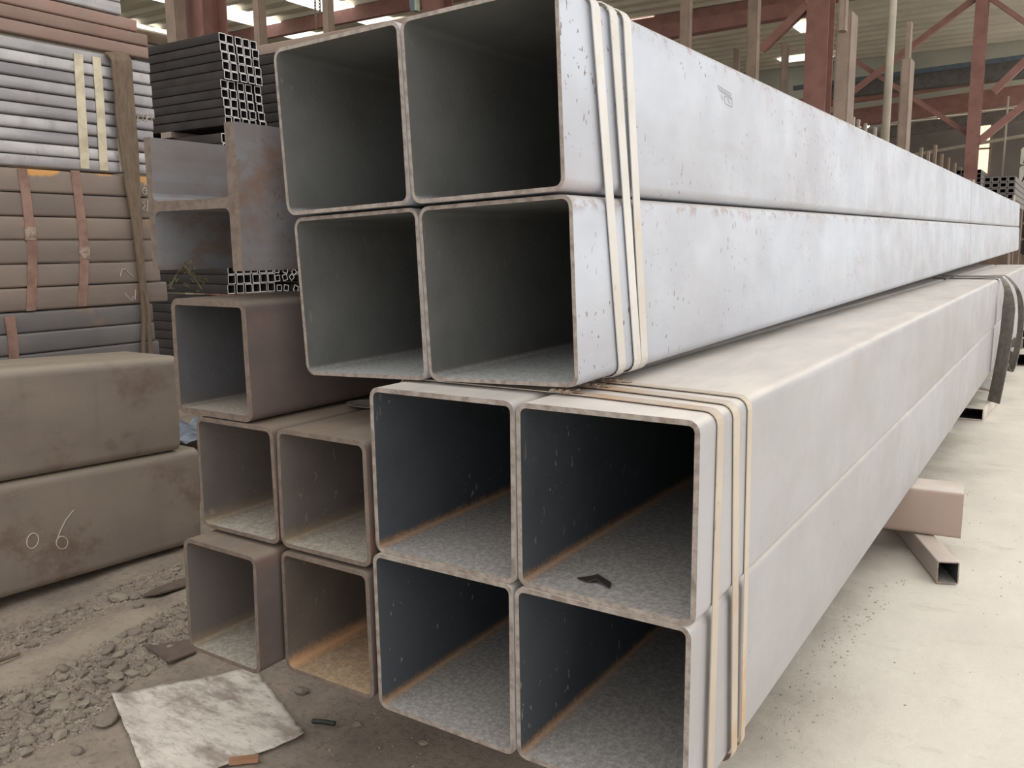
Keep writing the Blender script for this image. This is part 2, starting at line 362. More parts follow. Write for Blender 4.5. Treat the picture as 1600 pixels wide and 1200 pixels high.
# chip of scale inside the upper right tube
o = MB(); o.v = [(0, 0, .003), (.03, -.012, .006), (.05, -.004, .012), (.085, -.016, .004), (.075, .012, .004), (.04, .018, .014), (.02, .02, .004), (.0, 0, 0), (.03, -.012, .003), (.05, -.004, .009), (.085, -.016, .001), (.075, .012, .001), (.04, .018, .011), (.02, .02, .001)]
o.f = [(0, 1, 2, 3, 4, 5, 6), tuple(range(13, 6, -1))]+[(i, i+7, (i+1) % 7+7, (i+1) % 7) for i in range(7)]
tag(o.build('scale_chip', IN_DARK, None, (.505, .075, LZ+.4+.0115)), 'dark curled chip lying in the mouth of the upper right lower-bundle tube', 'metal chip')

# ---------------------------------------------------------------- medium tubes at the left of the lower bundle
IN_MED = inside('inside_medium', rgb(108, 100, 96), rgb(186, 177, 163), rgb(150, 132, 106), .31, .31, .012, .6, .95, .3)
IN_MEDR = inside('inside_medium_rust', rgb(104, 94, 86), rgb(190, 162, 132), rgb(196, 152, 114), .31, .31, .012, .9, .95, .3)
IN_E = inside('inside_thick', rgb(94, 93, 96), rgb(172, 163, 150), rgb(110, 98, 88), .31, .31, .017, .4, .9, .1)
G = 'medium brown square tubes left of the lower bundle'
tube('thick-walled brown square tube resting alone on the two below', tube_mesh(.307, .315, 6, .017, .028, [BROWN, RIMB, IN_E], jag=.006), (-.715, 0, 1.0005), group=G)
mF = tube_mesh(.308, .312, 6, .0115, .026, [BROWN, RIMB, IN_MED], jag=.006)
tube('brown square tube under the thick-walled one, outer left', mF, (-.641, 0, .684), group=G)
tube('brown square tube touching the lower bundle, dusty top with flaking scraps', mF, (-.325, 0, .684), group=G)
tube('brown square tube at bottom left, sticking out above the paper sheet', tube_mesh(.287, .322, 6, .012, .026, [BROWN, RIMB, IN_MED], jag=.006), (-.636, -.07, .352), (0, .012, 0), group=G)
tube('brown square tube with orange-rusted floor, bottom row beside the lower bundle', tube_mesh(.309, .332, 6, .0115, .026, [BROWN, RIMB, IN_MEDR], jag=.006), (-.332, 0, .34), group=G)
# scraps of scale on top of the tube beside the lower bundle
SCRAP = plain('scale_scrap', rgb(128, 118, 108), rgb(92, 84, 78), .8, 0, 20)
for k, (x, y, a, b, r) in enumerate(((-.335, .34, .17, .10, .15), (-.335, .50, .16, .12, -.3), (-.34, .70, .16, .14, .5))):
    o = MB(); n = 13; pts = []
    for j in range(n):
        t = 2*PI*j/n; q = 1+.22*math.sin(5*t+k)+.12*random.uniform(-1, 1); pts.append((a/2*q*math.cos(t), b/2*q*math.sin(t), .004+.010*abs(math.sin(2*t+k))))
    o.v = pts+[(p[0], p[1], p[2]-.003) for p in pts]; o.f = [tuple(range(n)), tuple(range(2*n-1, n-1, -1))]+[(i, i+n, (i+1) % n+n, (i+1) % n) for i in range(n)]
    tag(o.build('scale_scrap', SCRAP, None, (x+.03, y, .9975), (0, 0, r)), ('front flaking scrap on top of the tube beside the lower bundle', 'farther flaking scrap against the lower bundle', 'flaking scrap beside the thick-walled tube')[k], 'scrap', 'flaking scraps on the tube top')

# wide flange beam lying on its side
hb = tag(link('wide_flange_beam', None, None, (-.777, 0, 1.391), (0, 0, -.008)), 'scaly grey and rust-brown wide flange beam lying on its side', 'steel beam')
FL, W_, H_ = 5.2, .368, .352
def prism(prof, L):
    b = MB(); k = len(prof); b.v = [(x, .005*noise.noise(Vector((x*20, z*20, 1))), z) for x, z in prof]+[(x, L, z) for x, z in prof]
    b.f = [tuple(range(k)), tuple(range(2*k-1, k-1, -1))]+[(i, i+k, (i+1) % k+k, (i+1) % k) for i in range(k)]; return b
def arc(cx, cz, r, a0, a1, n=4): return [(cx+r*math.cos(math.radians(a0+(a1-a0)*i/n)), cz+r*math.sin(math.radians(a0+(a1-a0)*i/n))) for i in range(n+1)]
tf, tw, rr = .024, .026, .022; zw = .157; x0, x1 = tf, W_-.034
prism([(0, 0), (tf, 0), (tf, H_), (0, H_)], FL).build('flange', BEAM, hb)
prism([(x1, 0), (W_, 0), (W_, H_+.012), (x1, H_+.012)], FL).build('flange', BEAM, hb)
web = [(x0, zw-rr)]+arc(x0+rr, zw-rr, rr, 180, 90)+arc(x1-rr, zw-rr, rr, 90, 0)+[(x1, zw+tw+rr)]+arc(x1-rr, zw+tw+rr, rr, 0, -90)+arc(x0+rr, zw+tw+rr, rr, 270, 180)
prism(web[1:], FL).build('web', BEAM, hb)
for o in hb.children:
    o.data.materials.append(RIMB)
    for p in o.data.polygons:
        if abs(p.normal.y) > .7: p.material_index = 1
for y0, nm in ((2.6, 'flat steel spacer between the beam and the thick-walled tube, nearer'), (4.6, 'flat steel spacer under the beam, farther')):
    tag(link('spacer_tube', tube_mesh(.075, .0755, .35, .005, .008, [BROWN, RIMB, IN_DARK]), None, (-.42, y0, 1.3150), (0, 0, PI/2)), nm, 'spacer', 'spacers under the beam')

# ---------------------------------------------------------------- supports on the ground
o = tube('rust-brown tube skid lying crosswise under the lower bundle', tube_mesh(.2, .222, 1.75, .008, .022, [steel('skid_brown', rgb(172, 152, 141), rgb(160, 142, 132), rgb(170, 142, 126), .4, .1, rgb(230, 222, 210), .9, .7, 0, .2), RIMB, IN_DARK]), (1.0, 2.80, .1065), (0, 0, PI/2+.08), name='skid_tube', cat='skid')
p0, p1 = at(1465, 878, z=.1), at(1437, 845, z=.1)
o = tube('short square tube lying on the ground, open end facing forward, under the brown skid', tube_mesh(.088, .098, 1.1, .005, .008, [steel('skid_tan', rgb(190, 178, 170), rgb(172, 162, 156), rgb(178, 158, 144), .4, .1, rgb(228, 214, 200), .8, .6, 0, .2), RIM, IN_LOW]), (p0.x, p0.y, .004), (0, 0, math.atan2(-(p1.x-p0.x), p1.y-p0.y)), name='skid_tube', cat='skid')
o = tube('short square tube under the far end of the brown skid, hidden behind the lower bundle', tube_mesh(.09, .1, 1.0, .005, .008, [LOW_OUT, RIM, IN_DARK]), (-.66, 2.5, .003), name='skid_tube', cat='skid')
CONC = plain('concrete_skid', rgb(214, 206, 194), rgb(190, 182, 170), .9)
for k, (y0, nm) in enumerate(((5.6, 'pale skid box under the lower bundle, nearest the hanging loops'), (8.4, 'pale skid box under the far part of the lower bundle'), (11.2, 'farthest pale skid box under the lower bundle'))):
    tube(nm, tube_mesh(.26, .3265, 1.3, .03, .012, [CONC, CONC, IN_DARK], 2), (.62, y0+.2, .002), (0, 0, PI/2), name='skid_box', cat='skid')
p = at(1517, 656, z=0)
tube('low pale channel on the ground with dark open end, near the hanging loops', tube_mesh(.19, .10, .9, .008, .01, [CONC, CONC, IN_DARK], 2), (p.x-.1, p.y, .003), (0, 0, -.05), name='ground_channel', cat='channel')
tag(MB().box((-.09, -.1, 0), (.09, .1, .018)).build('shim_plate', CONC, None, (p.x+.02, p.y+1.15, .004)), 'flat pale plate on the ground just behind the low channel', 'plate')
# hanging sling loops around the lower bundle
GREYW = plain('webbing_grey', rgb(132, 126, 118), rgb(108, 102, 96), .8, 0, 20)
def sling(y0, bulge, zend, wt, wb, label):
    p = [Vector((.30, y0-.02, 1.1345)), Vector((.6, y0, 1.1355)), Vector((.76, y0, 1.140)), Vector((.83, y0, 1.125)), Vector((.88+bulge*.6, y0-.02, 1.0)), Vector((.89+bulge, y0-.04, .8)), Vector((.88+bulge*1.1, y0-.06, .55)), Vector((.86+bulge*.8, y0-.1, .3)), Vector((.84+bulge*.4, y0-.16, zend))]
    q = []; wd = []
    for i in range(len(p)-1):
        a, b, c, d = p[max(i-1, 0)], p[i], p[i+1], p[min(i+2, len(p)-1)]
        for j in range(5):
            t = j/5; q.append(.5*((2*b)+(c-a)*t+(2*a-5*b+4*c-d)*t*t+(3*b-a-3*c+d)*t**3))
    q.append(p[-1])
    for k in range(len(q)):
        u = min(1, max(0, (k-13)/10)); wd.append(Vector((0, wt, 0)).lerp(wb, u))
    return tag(MB().ribbon(q, wd, .005).build('lifting_sling', GREYW), label, 'sling', 'loose bands over the lower bundle')
sling(6.95, .0, .10, .16, Vector((.10, -.12, 0)), 'wide grey loose band hanging down the side of the lower bundle')
sling(7.5, .07, .38, .12, Vector((.05, -.10, 0)), 'narrower grey loose band bowing out behind the wide one')

# ---------------------------------------------------------------- big rounded tubes at the far left
rm = tube_mesh(.45, .455, 4.6, .014, .042, [ROUND, RIMB, IN_DARK], 6)
rl = tube_mesh(.45, .475, 4.7, .014, .042, [ROUND, RIMB, IN_DARK], 6)
T = tube('large brown rounded square tube, upper of the two stacked at far left', rm, (-2.65, -3.53, .69), (-.043, 0, 0), name='rounded_tube')
B = tube('large brown rounded square tube with chalked number, lower of the two at far left', rl, (-2.65, -3.55, .2105), (-.043, 0, 0), name='rounded_tube')
tag(MB().box((-2.7, -2.6, 0), (-2.15, -2.4, .158)).build('timber_block', POST), 'timber block under the front of the rounded tubes', 'block')
def chalk(parent, strokes, r=.0016, name='chalk_mark'):
    b = MB()
    for s in strokes: b.tube(s, r, 5)
    o = b.build(name, CHALK); o.parent = parent; o.matrix_parent_inverse = (Matrix.LocRotScale(parent.location, parent.rotation_euler, None)).inverted()
    o['label'] = 'chalk marking'; return o
def scr(pts, X): return [at(px, py, x=X) for px, py in pts]
def ell(cx, cy, a, b, tilt=0., n=16, a0=0, a1=360):
    return [(cx+a*math.cos(math.radians(a0+(a1-a0)*i/n))+tilt*b*math.sin(math.radians(a0+(a1-a0)*i/n)), cy+b*math.sin(math.radians(a0+(a1-a0)*i/n))) for i in range(n+1)]
chalk(B, [scr(ell(51, 845, 9, 12, -.15), -2.199), scr([(115, 797), (103, 812), (94, 830), (88, 847)]+ell(97, 848, 9, 10, 0, 16, 180, -170), -2.199)], .0022)

# ---------------------------------------------------------------- stacked bundles at the far left
SX = -2.8
def row(y_end, z, h, mat, label, grp, L=5., d=.06, nm='steel_tube', cache={}):
    k = (h, mat.name, L, d)
    if k not in cache: cache[k] = tube_mesh(d, h, L, .003, min(.012, h*.16), [mat, RIMB, IN_DARK], 3)
    return tube(label, cache[k], (SX-d+random.uniform(-.002, .002), y_end-L, z), (0, 0, 0), grp, nm)
ordn = ['first', 'second', 'third', 'fourth', 'fifth', 'sixth', 'seventh', 'eighth', 'ninth', 'tenth', 'eleventh', 'twelfth']
blues = []
zb = 1.835
for k in range(10):
    blues.append(row(1.475+random.uniform(-.008, .012), zb+.058*(9-k), .0535, BLUE, 'silvery square tube in the gold-strapped stack, %s row from its top' % ordn[k], 'silvery tubes of the far left stack'))
for k in range(3):
    row((1.475, 1.475, 1.42)[k], 2.427+.0625*k, .059, RED, 'reddish rusty tube lying above the silvery stack, %s up' % ordn[k], 'reddish tubes on top of the silvery stack')
for k in range(2):
    row(1.335, 2.616+.062*k, .06, BLUE, 'pale tube on the very top of the far left stack, %s' % ('lower' if k == 0 else 'upper'), 'pale tubes on the top of the stack')
rust = []
for k in range(6):
    rust.append(row((1.43, 1.42, 1.415, 1.42, 1.45, 1.485)[k], 1.166+.1105*(5-k)-.0, .1075, RUSTO if k == 0 else RUSTB, 'rust-brown box tube in the middle left stack, %s row from its top' % ordn[k], 'rust-brown tubes of the middle left stack', d=.11))
slat = []
for k in range(3):
    slat.append(row((1.39, 1.39, 1.41)[k], .862+.1*(2-k), .0985, GREYB, 'slate-grey box tube just above the rounded tubes, %s row down' % ordn[k], 'slate-grey tubes above the rounded tubes', d=.1))
def trestle(x0, x1, y0, y1, z, along_y, label):
    t = tag(link('support_trestle', None, None, ((x0+x1)/2, (y0+y1)/2, 0)), label, 'trestle'); hx, hy = (x1-x0)/2, (y1-y0)/2
    for s in (-1, 1):
        if along_y: MB().box((-hx, s*hy-.06, z-.1), (hx, s*hy+.06, z)).build('crossbar', POST, t)
        else: MB().box((s*hx-.06, -hy, z-.1), (s*hx+.06, hy, z)).build('crossbar', POST, t)
        for q in (-1, 1): MB().box((s*(hx-.06)-.05, q*(hy-.05)-.05, 0), (s*(hx-.06)+.05, q*(hy-.05)+.05, z-.1)).build('leg', POST, t)
    return t
trestle(SX-.3, SX-.003, -2.4, .9, .861, True, 'low trestle under the far left stacks, behind the rounded tubes')
chalk(blues[5], [scr([(a_, b_+1.5) for a_, b_ in p], SX+.005) for p in ([(216, 176), (214, 188)], [(216, 176), (221, 178), (216, 182), (221, 186), (214, 188)], ell(226, 182, 3, 5), [(231, 177), (230, 188)], [(230, 182), (236, 182), (235, 176)], [(237, 188), (238, 177), (241, 179), (238, 182)])], .0022)
chalk(rust[0], [scr([(229, 282), (225, 290), (223, 297)]+ell(226, 299, 3.5, 5), SX+.003)], .0022)
chalk(rust[1], [scr([(222, 316), (226, 322), (222, 328), (230, 330), (231, 312)], SX+.003)], .0022)
chalk(rust[4], [scr([(188, 432), (190, 422), (195, 420), (202, 427), (208, 432)], SX+.003)], .0022)
chalk(rust[5], [scr([(195, 458), (198, 462), (207, 470), (208, 463)], SX+.001), scr([(212, 452), (211, 468)], SX+.003)], .0022)
def band(pts, wpx, mat, label, group, off=.003, seal=None):
    P = [at(a, b, x=SX+off) for a, b in pts]
    wd = [Vector((0, (at(a+wpx, b, x=SX+off)-at(a, b, x=SX+off)).y, 0)) for a, b in pts]
    P = [p+w/2 for p, w in zip(P, wd)]
    o = tag(MB().ribbon(P, wd, .003).build('steel_strap', mat), label, 'strap', group)
    if seal is not None:
        p = P[seal]; MB().box((p.x-.002, p.y-wd[seal].y*.6, p.z-.03), (p.x+.004, p.y+wd[seal].y*.6, p.z+.03)).build('strap_seal', CLIP, o)
    return o
band([(115, 83), (119, 150), (123, 215), (126, 263)], 14, BANDG, 'left pale gold band on the silvery stack', 'pale gold bands')
band([(144, 88), (149, 150), (153, 215), (156, 266)], 13, BANDG, 'right pale gold band on the silvery stack', 'pale gold bands')
band([(183, 215), (186, 245), (189, 268)], 6, BANDG, 'narrow pale band partly behind the brown webbing sling', 'pale gold bands')
band([(27, 263), (34, 310), (40, 365), (43, 388), (43, 440), (41, 486)], 15, BANDB, 'left rusty band with seal on the rust-brown stack', 'rusty bands', seal=2)
band([(110, 266), (116, 310), (123, 370), (125, 395), (124, 440), (121, 479)], 14, BANDB, 'right rusty band with seal on the rust-brown stack', 'rusty bands', seal=3)
band([(7, 495), (12, 530), (15, 576)], 16, BANDB, 'rusty band on the slate-grey tubes above the rounded tubes', 'rusty bands')
# webbing sling
def webbing(pts, label, group=None, name='webbing_sling'):
    P, Wd = [], []
    for l, r, yv, off in pts:
        a, b = at(l, yv, x=SX+off), at(r, yv, x=SX+off); P.append((a+b)/2); Wd.append(b-a)
    return tag(MB().ribbon(P, Wd, .012).build(name, WEB, smooth=False), label, 'sling', group)
ws = webbing([(163, 190, 83, .004), (168, 200, 86, .02), (174, 205, 95, .03), (178, 207, 130, .03), (182, 212, 190, .028), (190, 216, 240, .026), (196, 218, 290, .026), (205, 221, 340, .024), (213, 224, 400, .022), (219, 228, 450, .02), (222, 228, 500, .02), (221, 226, 562, .02)], 'worn brown webbing sling hanging down the far left stacks')
o = webbing([(224, 229, 455, .028), (229, 234, 480, .03), (231, 236, 520, .03), (233, 239, 562, .03)], 'x', name='sling_tail'); del o['label'], o['category']; o.parent = ws

# ---------------------------------------------------------------- small dark tubes lying crosswise behind (ends facing right)
DY = 2.0
def cross(xe, y, z, s, L, mats, label, group, rx=0., cache={}):
    k = (s, L, mats[0].name)
    if k not in cache: cache[k] = tube_mesh(s, s, L, .0045, .004, mats, 2)
    # the tube's own +Y runs to world -X: its front end faces +X
    o = link('small_square_tube', cache[k], None, (xe, y, z), (0, 0, PI/2))
    if rx: o.rotation_euler = (Matrix.Rotation(PI/2, 3, 'Z') @ Matrix.Rotation(rx, 3, 'Y')).to_euler()
    return tag(o, label, 'steel tube', group)
DM = [DARK, BRIGHT, IN_DARK]
skew = (0, 0, 0, 0, 0, -.01, -.012, .0, .01, .02)
for r in range(10):
    for c in range(5):
        gap = .0 if r < 5 else (0, 0, .008, .008, .02)[c]
        cross(-2.885+(.0 if r < 5 else -.01)-.002*r+random.uniform(-.006, .006)+.005*r*(1 if r < 5 else .6), DY+.0585*c+gap+.004*(r % 5), 2.622-.0513*r+random.uniform(-.0006, .0006)-.0*c, .0495, 6.,
              DM, 'small dark tube in the neat bundle, %s row from top, %s from left' % (ordn[r], ordn[c]), 'small tubes of the neat dark bundle')
# second, farther bundle behind it
for r in range(9):
    cross(-1.7, 3.3, 2.826-.071*r, .067, 7., DM, 'dark tube of the farther bundle behind the neat one, %s row from top' % ordn[r], 'dark tubes of the farther bundle')
tag(link('square_tube', tube_mesh(.075, .075, 7., .004, .01, [POST, RIM, IN_DARK]), None, (-1.7, 3.3, 2.897), (0, 0, PI/2)), 'dusty brown tube lying on the farther dark bundle', 'steel tube')
trestle(-6.5, -2.6, 3.3, 3.55, 2.257, False, 'tall trestle under the farther dark bundle')
# lower loose bundle: three rows seen under the beam
LD = 2.02
tilt = {7: .3, 8: .8, 9: -.35, 6: .12}
for r in range(3):
    for c in range(10):
        t = tilt.get(c, 0)*(1, -.8, .6)[r] if c > 5 else 0.
        cross(-2.955+random.uniform(-.01, .01), LD+.0615*c+.008*max(0, c-5), 1.176+.0585*(2-r)-(0 if not t else .0), .056 if not t else .041 if abs(t) < .5 else .036, 6., DM,
              'small dark tube seen under the beam, %s row down, %s from the left%s' % (ordn[r], ordn[c], ', lying tilted' if t else ''), 'small loose tubes seen under the beam', t)
for r in range(11):
    cross(-3.0, LD, .52+.0585*r, .056, 6., DM, 'small dark tube low beside the thick-walled tube, %s from the bottom' % ordn[r], 'small dark tubes low at left')
for r in range(2):
    for c in range(8):
        cross(-2.93+random.uniform(-.012, .012), LD+.0615*c, 2.005+.0585*r, .056, 6., DM, 'small dark tube just above the beam, %s row, %s from the left' % ('lower' if r == 0 else 'upper', ordn[c]), 'small tubes just above the beam')
trestle(-6.5, -3.3, 2.05, 2.62, .519, False, 'low trestle under the dark crosswise tubes')
for k, (x0, nm) in enumerate(((-3.42, 'nearest the cut ends'), (-5.2, 'farther from the cut ends'))):
    r_ = tag(link('dunnage_stand', None, None, (x0, 2.3, 1.354)), 'brown dunnage stand under the neat dark bundle, '+nm, 'spacer')
    for q in (-.27, .27): MB().box((-.05, q-.03, 0), (.05, q+.03, .649)).build('upright', POST, r_)
    MB().box((-.05, -.3, .77), (.05, .3, .804)).build('slat', RUSTB, r_)
# ---------------------------------------------------------------- weed on the thick-walled tube
WEED = plain('weed_olive', rgb(112, 106, 78), rgb(88, 82, 60), .9, 0, 30)
root = tag(link('dry_weed', None, None, at(283, 422, x=-.757)), 'small olive weed tuft clinging to the lower left edge of the flange beam', 'weed'); root.location.z = 1.389
b = MB(); lf = MB()
for k in range(5):
    a = random.uniform(0, 6.28); h = random.uniform(-.06, .04); tip = Vector((abs(math.cos(a))*.05+.005, math.sin(a)*.06, h))
    pts = [Vector((0, 0, 0)), tip*.5+Vector((.006, 0, .012)), tip]; b.tube(pts, .002, 4)
    for j in range(6):
        q = tip*random.uniform(.5, 1.05)+Vector((random.uniform(-.012, .012),)*3); d = Vector((random.uniform(-1, 1), random.uniform(-1, 1), random.uniform(-.3, 1))).normalized()*.016
        lf.ribbon([q, q+d*.6, q+d], [Vector((.003, .003, 0)), Vector((.008, -.006, .004)), Vector((.001, .001, 0))], .001)
b.build('stem', WEED, root); stuff(lf.build('leaves', WEED, root))

# ---------------------------------------------------------------- background of the shed
def post(name, px0, pxm, px1, pytop, Y, mat, label, cat='post', group=None, pyb=None, dmax=.4, bent=False):
    a = at(px0, max(pytop, 0), y=Y); b = at(pxm, max(pytop, 0), y=Y); D = min(max(at(px1, max(pytop, 0), x=b.x).y-Y, .04), dmax)
    zt = at(pxm, pytop, y=Y).z if pytop >= 0 else RZ-.14; z0 = 0 if pyb is None else at(pxm, pyb, y=Y).z
    t = max(.012, D*.1)
    m_ = MB()
    prof = [(a.x, Y), (b.x, Y), (b.x, Y+D), (a.x, Y+D)]
    o = MB(); o.v = [(x, y, z) for z in (z0, zt) for x, y in prof]
    if bent:   # top sawn at a slant, the far side lower
        o.v[4] = (a.x, Y, zt+.06); o.v[7] = (a.x, Y+D, zt+.06)
    o.f = [(0, 1, 2, 3), (7, 6, 5, 4), (0, 4, 5, 1), (1, 5, 6, 2), (2, 6, 7, 3), (3, 7, 4, 0)]
    me = o.build(name, mat); 
    bm = bmesh.new(); bm.from_mesh(me.data); bmesh.ops.bevel(bm, geom=[e for e in bm.edges if abs(e.verts[0].co.z-e.verts[1].co.z) > .5], offset=min(.02, D*.12), segments=2, affect='EDGES'); bm.to_mesh(me.data); bm.free()
    return tag(me, label, cat, group)
def column(px0, pxm, px1, Y, label):
    """rolled I column: two flanges and a web, red oxide"""
    a = at(px0, 50, y=Y); b = at(pxm, 50, y=Y); w = b.x-a.x; t = tag(link('steel_column', None, None, (a.x, Y, 0)), label, 'column')
    D = w*1.1
    MB().box((0, 0, 0), (w, .03, RZ-.56)).build('flange', REDP, t); MB().box((0, D-.03, 0), (w, D, RZ-.56)).build('flange', REDP, t)
    MB().box((w*.5-.02, .03, 0), (w*.5+.02, D-.03, RZ-.56)).build('web', REDP, t); MB().box((-.08, -.08, 0), (w+.08, D+.08, .03)).build('base_plate', REDP, t)
    return t
column(288, 317, 320, 9.0, 'red oxide column at upper left, behind a taupe post')
post('rack_post', 256, 273, 290, -1, 8.6, POST, 'taupe rack post at upper left, in front of the red column')
post('rack_post', 393, 404, 416, -1, 9.0, POST, 'taupe rack post beside the two skylights at upper left')
post('rack_post', 502, 513, 522, -1, 9.6, POST, 'taupe rack post right of the hanging chain')
column(661, 687, 690, 15.0, 'red oxide column rising above the upper left large tubes')
def chain(px, Y, zlow, label):
    p = at(px, 20, y=Y); o = MB(); z = RZ-.2; k = 0; 
    while z > zlow:
        a = .035; pts = [Vector((p.x+(a*.5*math.cos(t) if k % 2 else 0), p.y+(0 if k % 2 else a*.5*math.cos(t)), z+a*1.0*math.sin(t))) for t in [2*PI*i/8 for i in range(9)]]
        o.tube(pts, .009, 4); z -= .052; k += 1
    return stuff(tag(o.build('hoist_chain', POST), label, 'chain'))
chain(493, 9.8, at(493, 46, y=9.8).z, 'longer dark hoist chain hanging left of a rack post')
chain(500, 9.9, at(500, 22, y=9.9).z, 'shorter dark hoist chain hanging close to the rack post')
hk = at(648, 12, y=9.0); h = tag(link('hook_block', None, None, hk), 'dark green hoist hook block hanging above the upper left tubes', 'hoist')
MB().box((-.05, -.04, -.05), (.03, .04, .35)).build('side_plate', CRANE, h); MB().box((.03, -.04, -.05), (.06, .04, .4)).build('side_plate', plain('pale_green', rgb(150, 158, 140)), h)
MB().tube([(-.08, 0, .6), (-.08, 0, .02), (-.05, 0, -.06), (0, 0, -.05)], .012).build('hook', POST, h)
stuff(MB().tube([Vector((-.01, 0, .35)), Vector((-.01, 0, RZ-.2-hk.z))], .01).build('rope', POST, h))

post('rack_post', 1062, 1077, 1083, -1, 14.0, POST, 'taupe rack post above the strapped part of the upper bundle, leftmost at right')
post('rack_post', 1168, 1184, 1190, -1, 15.0, POST, 'tall taupe rack post next right, left of the red column')
post('stanchion', 1146, 1154, 1157, 78, 20, POST, 'short stanchion with slanted top, left of the tall taupe post', 'stanchion', bent=True)
post('stanchion', 1221, 1230, 1234, 68, 19, POST, 'short stanchion with slanted top, just left of the red column', 'stanchion', bent=True)
column(1259, 1294, 1300, 19.0, 'wide red oxide column in the middle of the background')
post('rack_post', 1308, 1331, 1342, 16, 10.0, POST, 'broad taupe post with slanted top, beside the red column')
post('rack_post', 1310, 1322, 1327, -1, 9.7, POST, 'upper taupe post lapped onto the broad one', pyb=46)
p1, p2 = at(1392, 60, y=13.0), at(1392, 60, y=13.0)
tag(MB().tube([(p1.x, 13.0, 0), (p1.x, 13.0, RZ-.14)], .058, 10).build('steel_pole', PIPE, smooth=True), 'slim pale round pole right of the broad taupe post', 'pole')
post('rack_post', 1408, 1423, 1430, 90, 12.0, POST, 'taupe post with a thinner stub on its top, right of the slim pole')
post('post_stub', 1417, 1424, 1427, 33, 12.05, POST, 'thin stub standing on the taupe post right of the slim pole', pyb=90)
column(1521, 1541, 1546, 24.0, 'red oxide column at upper right where the braces meet')
def pb(name, a, b, Y, w, mat, label, cat, Y2=None, h=None):
    P, Q = at(*a, y=Y), at(*b, y=Y2 or Y); return tag(MB().bar(P, Q, w, h or w, Vector((0, 1, 0))).build(name, mat), label, cat)
FG0 = plain('beam_grey_dim', rgb(112, 104, 98), rgb(96, 90, 86), .8)
pb('diagonal_brace', (1528, -6), (1334, 142), 24.2, .14, REDP, 'long red brace falling left from the column at upper right', 'brace')
pb('diagonal_brace', (1338, 96), (1520, 214), 24.4, .12, REDP, 'red brace crossing the long one, falling right towards the column', 'brace')
pb('diagonal_brace', (1552, 144), (1640, 58), 24.2, .17, REDP, 'upper red brace rising right from the column to the frame edge', 'brace')
pb('diagonal_brace', (1528, 222), (1640, 132), 24.2, .17, REDP, 'lower red brace rising right from the column to the frame edge', 'brace')
pb('diagonal_brace', (1546, -4), (1640, 62), 24.2, .11, REDP, 'taupe brace falling right from the top of the column', 'brace')
pb('diagonal_brace', (1190, 78), (1262, 8), 19.1, .18, REDP, 'red brace left of the middle column', 'brace')
pb('roof_beam', (1000, 58), (1262, 12), 22.0, .35, REDP, 'dull red beam crossing behind the posts left of the middle column', 'beam')
pb('roof_beam', (1200, 172), (1640, 106), 34.0, .40, REDP, 'brown beam low in the background, upper of two', 'beam')
pb('roof_beam', (1200, 204), (1640, 142), 36.0, .62, REDP, 'dark brown beam in the background, lower of two', 'beam')
pb('roof_beam', (1426, 242), (1640, 205), 40.0, .12, PIPE, 'thin pale rail low in the background behind the right red column', 'rail')
pb('roof_beam', (1380, 208), (1640, 172), 38.5, .45, FG0, 'dim grey beam below the brown beams in the background', 'beam')
pb('crane_girder', (1240, 138), (1640, 84), 30.0, .14, CRANE, 'blue rail along the top of the crane girder', 'crane')
pb('crane_girder', (1300, 143), (1640, 104), 30.9, .5, plain('girder_slate', rgb(96, 92, 88)), 'slate crane girder spanning the background', 'crane')
# rear bay: lower roof and far wall with lit openings
bay = []
rb = MB()
for i in range(12): rb.box((XL, YE+.2+i*.8, 7.4), (2.2, YE+.2+i*.8+.62, 7.46))
ro = struct(rb.build('trim_5', SHEET)); 
FWALL = plain('far_wall_dim', rgb(112, 104, 98), rgb(96, 90, 86), .9, 0, .5)
fwl = struct(MB().box((XL, 48, 0), (6, 48.2, 7.46)).build('wall_far', FWALL))
def opening(k, x0, y0, x1, y1, mat=WIN, Y=47.95):
    a, b = at(x0, y1, y=Y), at(x1, y0, y=Y); t = struct(MB().box((a.x, Y-.06, a.z), (b.x, Y, b.z)).build('window_%d' % k, mat))
    f_ = MB(); c, d = a.x, b.x
    for u in (0, 1): f_.box((c+(d-c)*u-.05, Y-.1, a.z), (c+(d-c)*u+.05, Y-.02, b.z))
    for u in (0, .5, 1): f_.box((c, Y-.1, a.z+(b.z-a.z)*u-.04), (d, Y-.02, a.z+(b.z-a.z)*u+.04))
    f_.build('window_frame', POST, t)
for k, q in enumerate(((1525, 188, 1551, 276), (1389, 196, 1399, 212), (1440, 195, 1450, 207), (1378, 146, 1395, 170), (1300, 60, 1310, 82))): opening(k+1, *q)
for k, q in enumerate(((1450, 143, 1469, 161), (1334, 158, 1342, 171), (1466, 184, 1481, 191))):
    a, b = at(q[0], q[3], y=43+k), at(q[2], q[1], y=43+k); o = MB().box((a.x, 43+k, min(a.z, 7.1)), (b.x, 43.1+k, min(b.z, 7.38))).build('skylight_panel', SKY, ro)
for k, px in enumerate((1341, 1354)):
    p = at(px, 196, y=40); l = tag(link('lamp', None, None, p), ('left', 'right')[k]+' of two small bright lamps low in the background', 'lamp', 'two background lamps')
    MB().tube([(0, -.12, 0), (0, .1, 0)], .11, 10).build('lens', SKY, l); MB().box((-.13, .1, -.13), (.13, .25, .13)).build('housing', POST, l); MB().tube([(0, .2, .1), (0, .2, 7.45-p.z)], .02, 4).build('rod', POST, l)
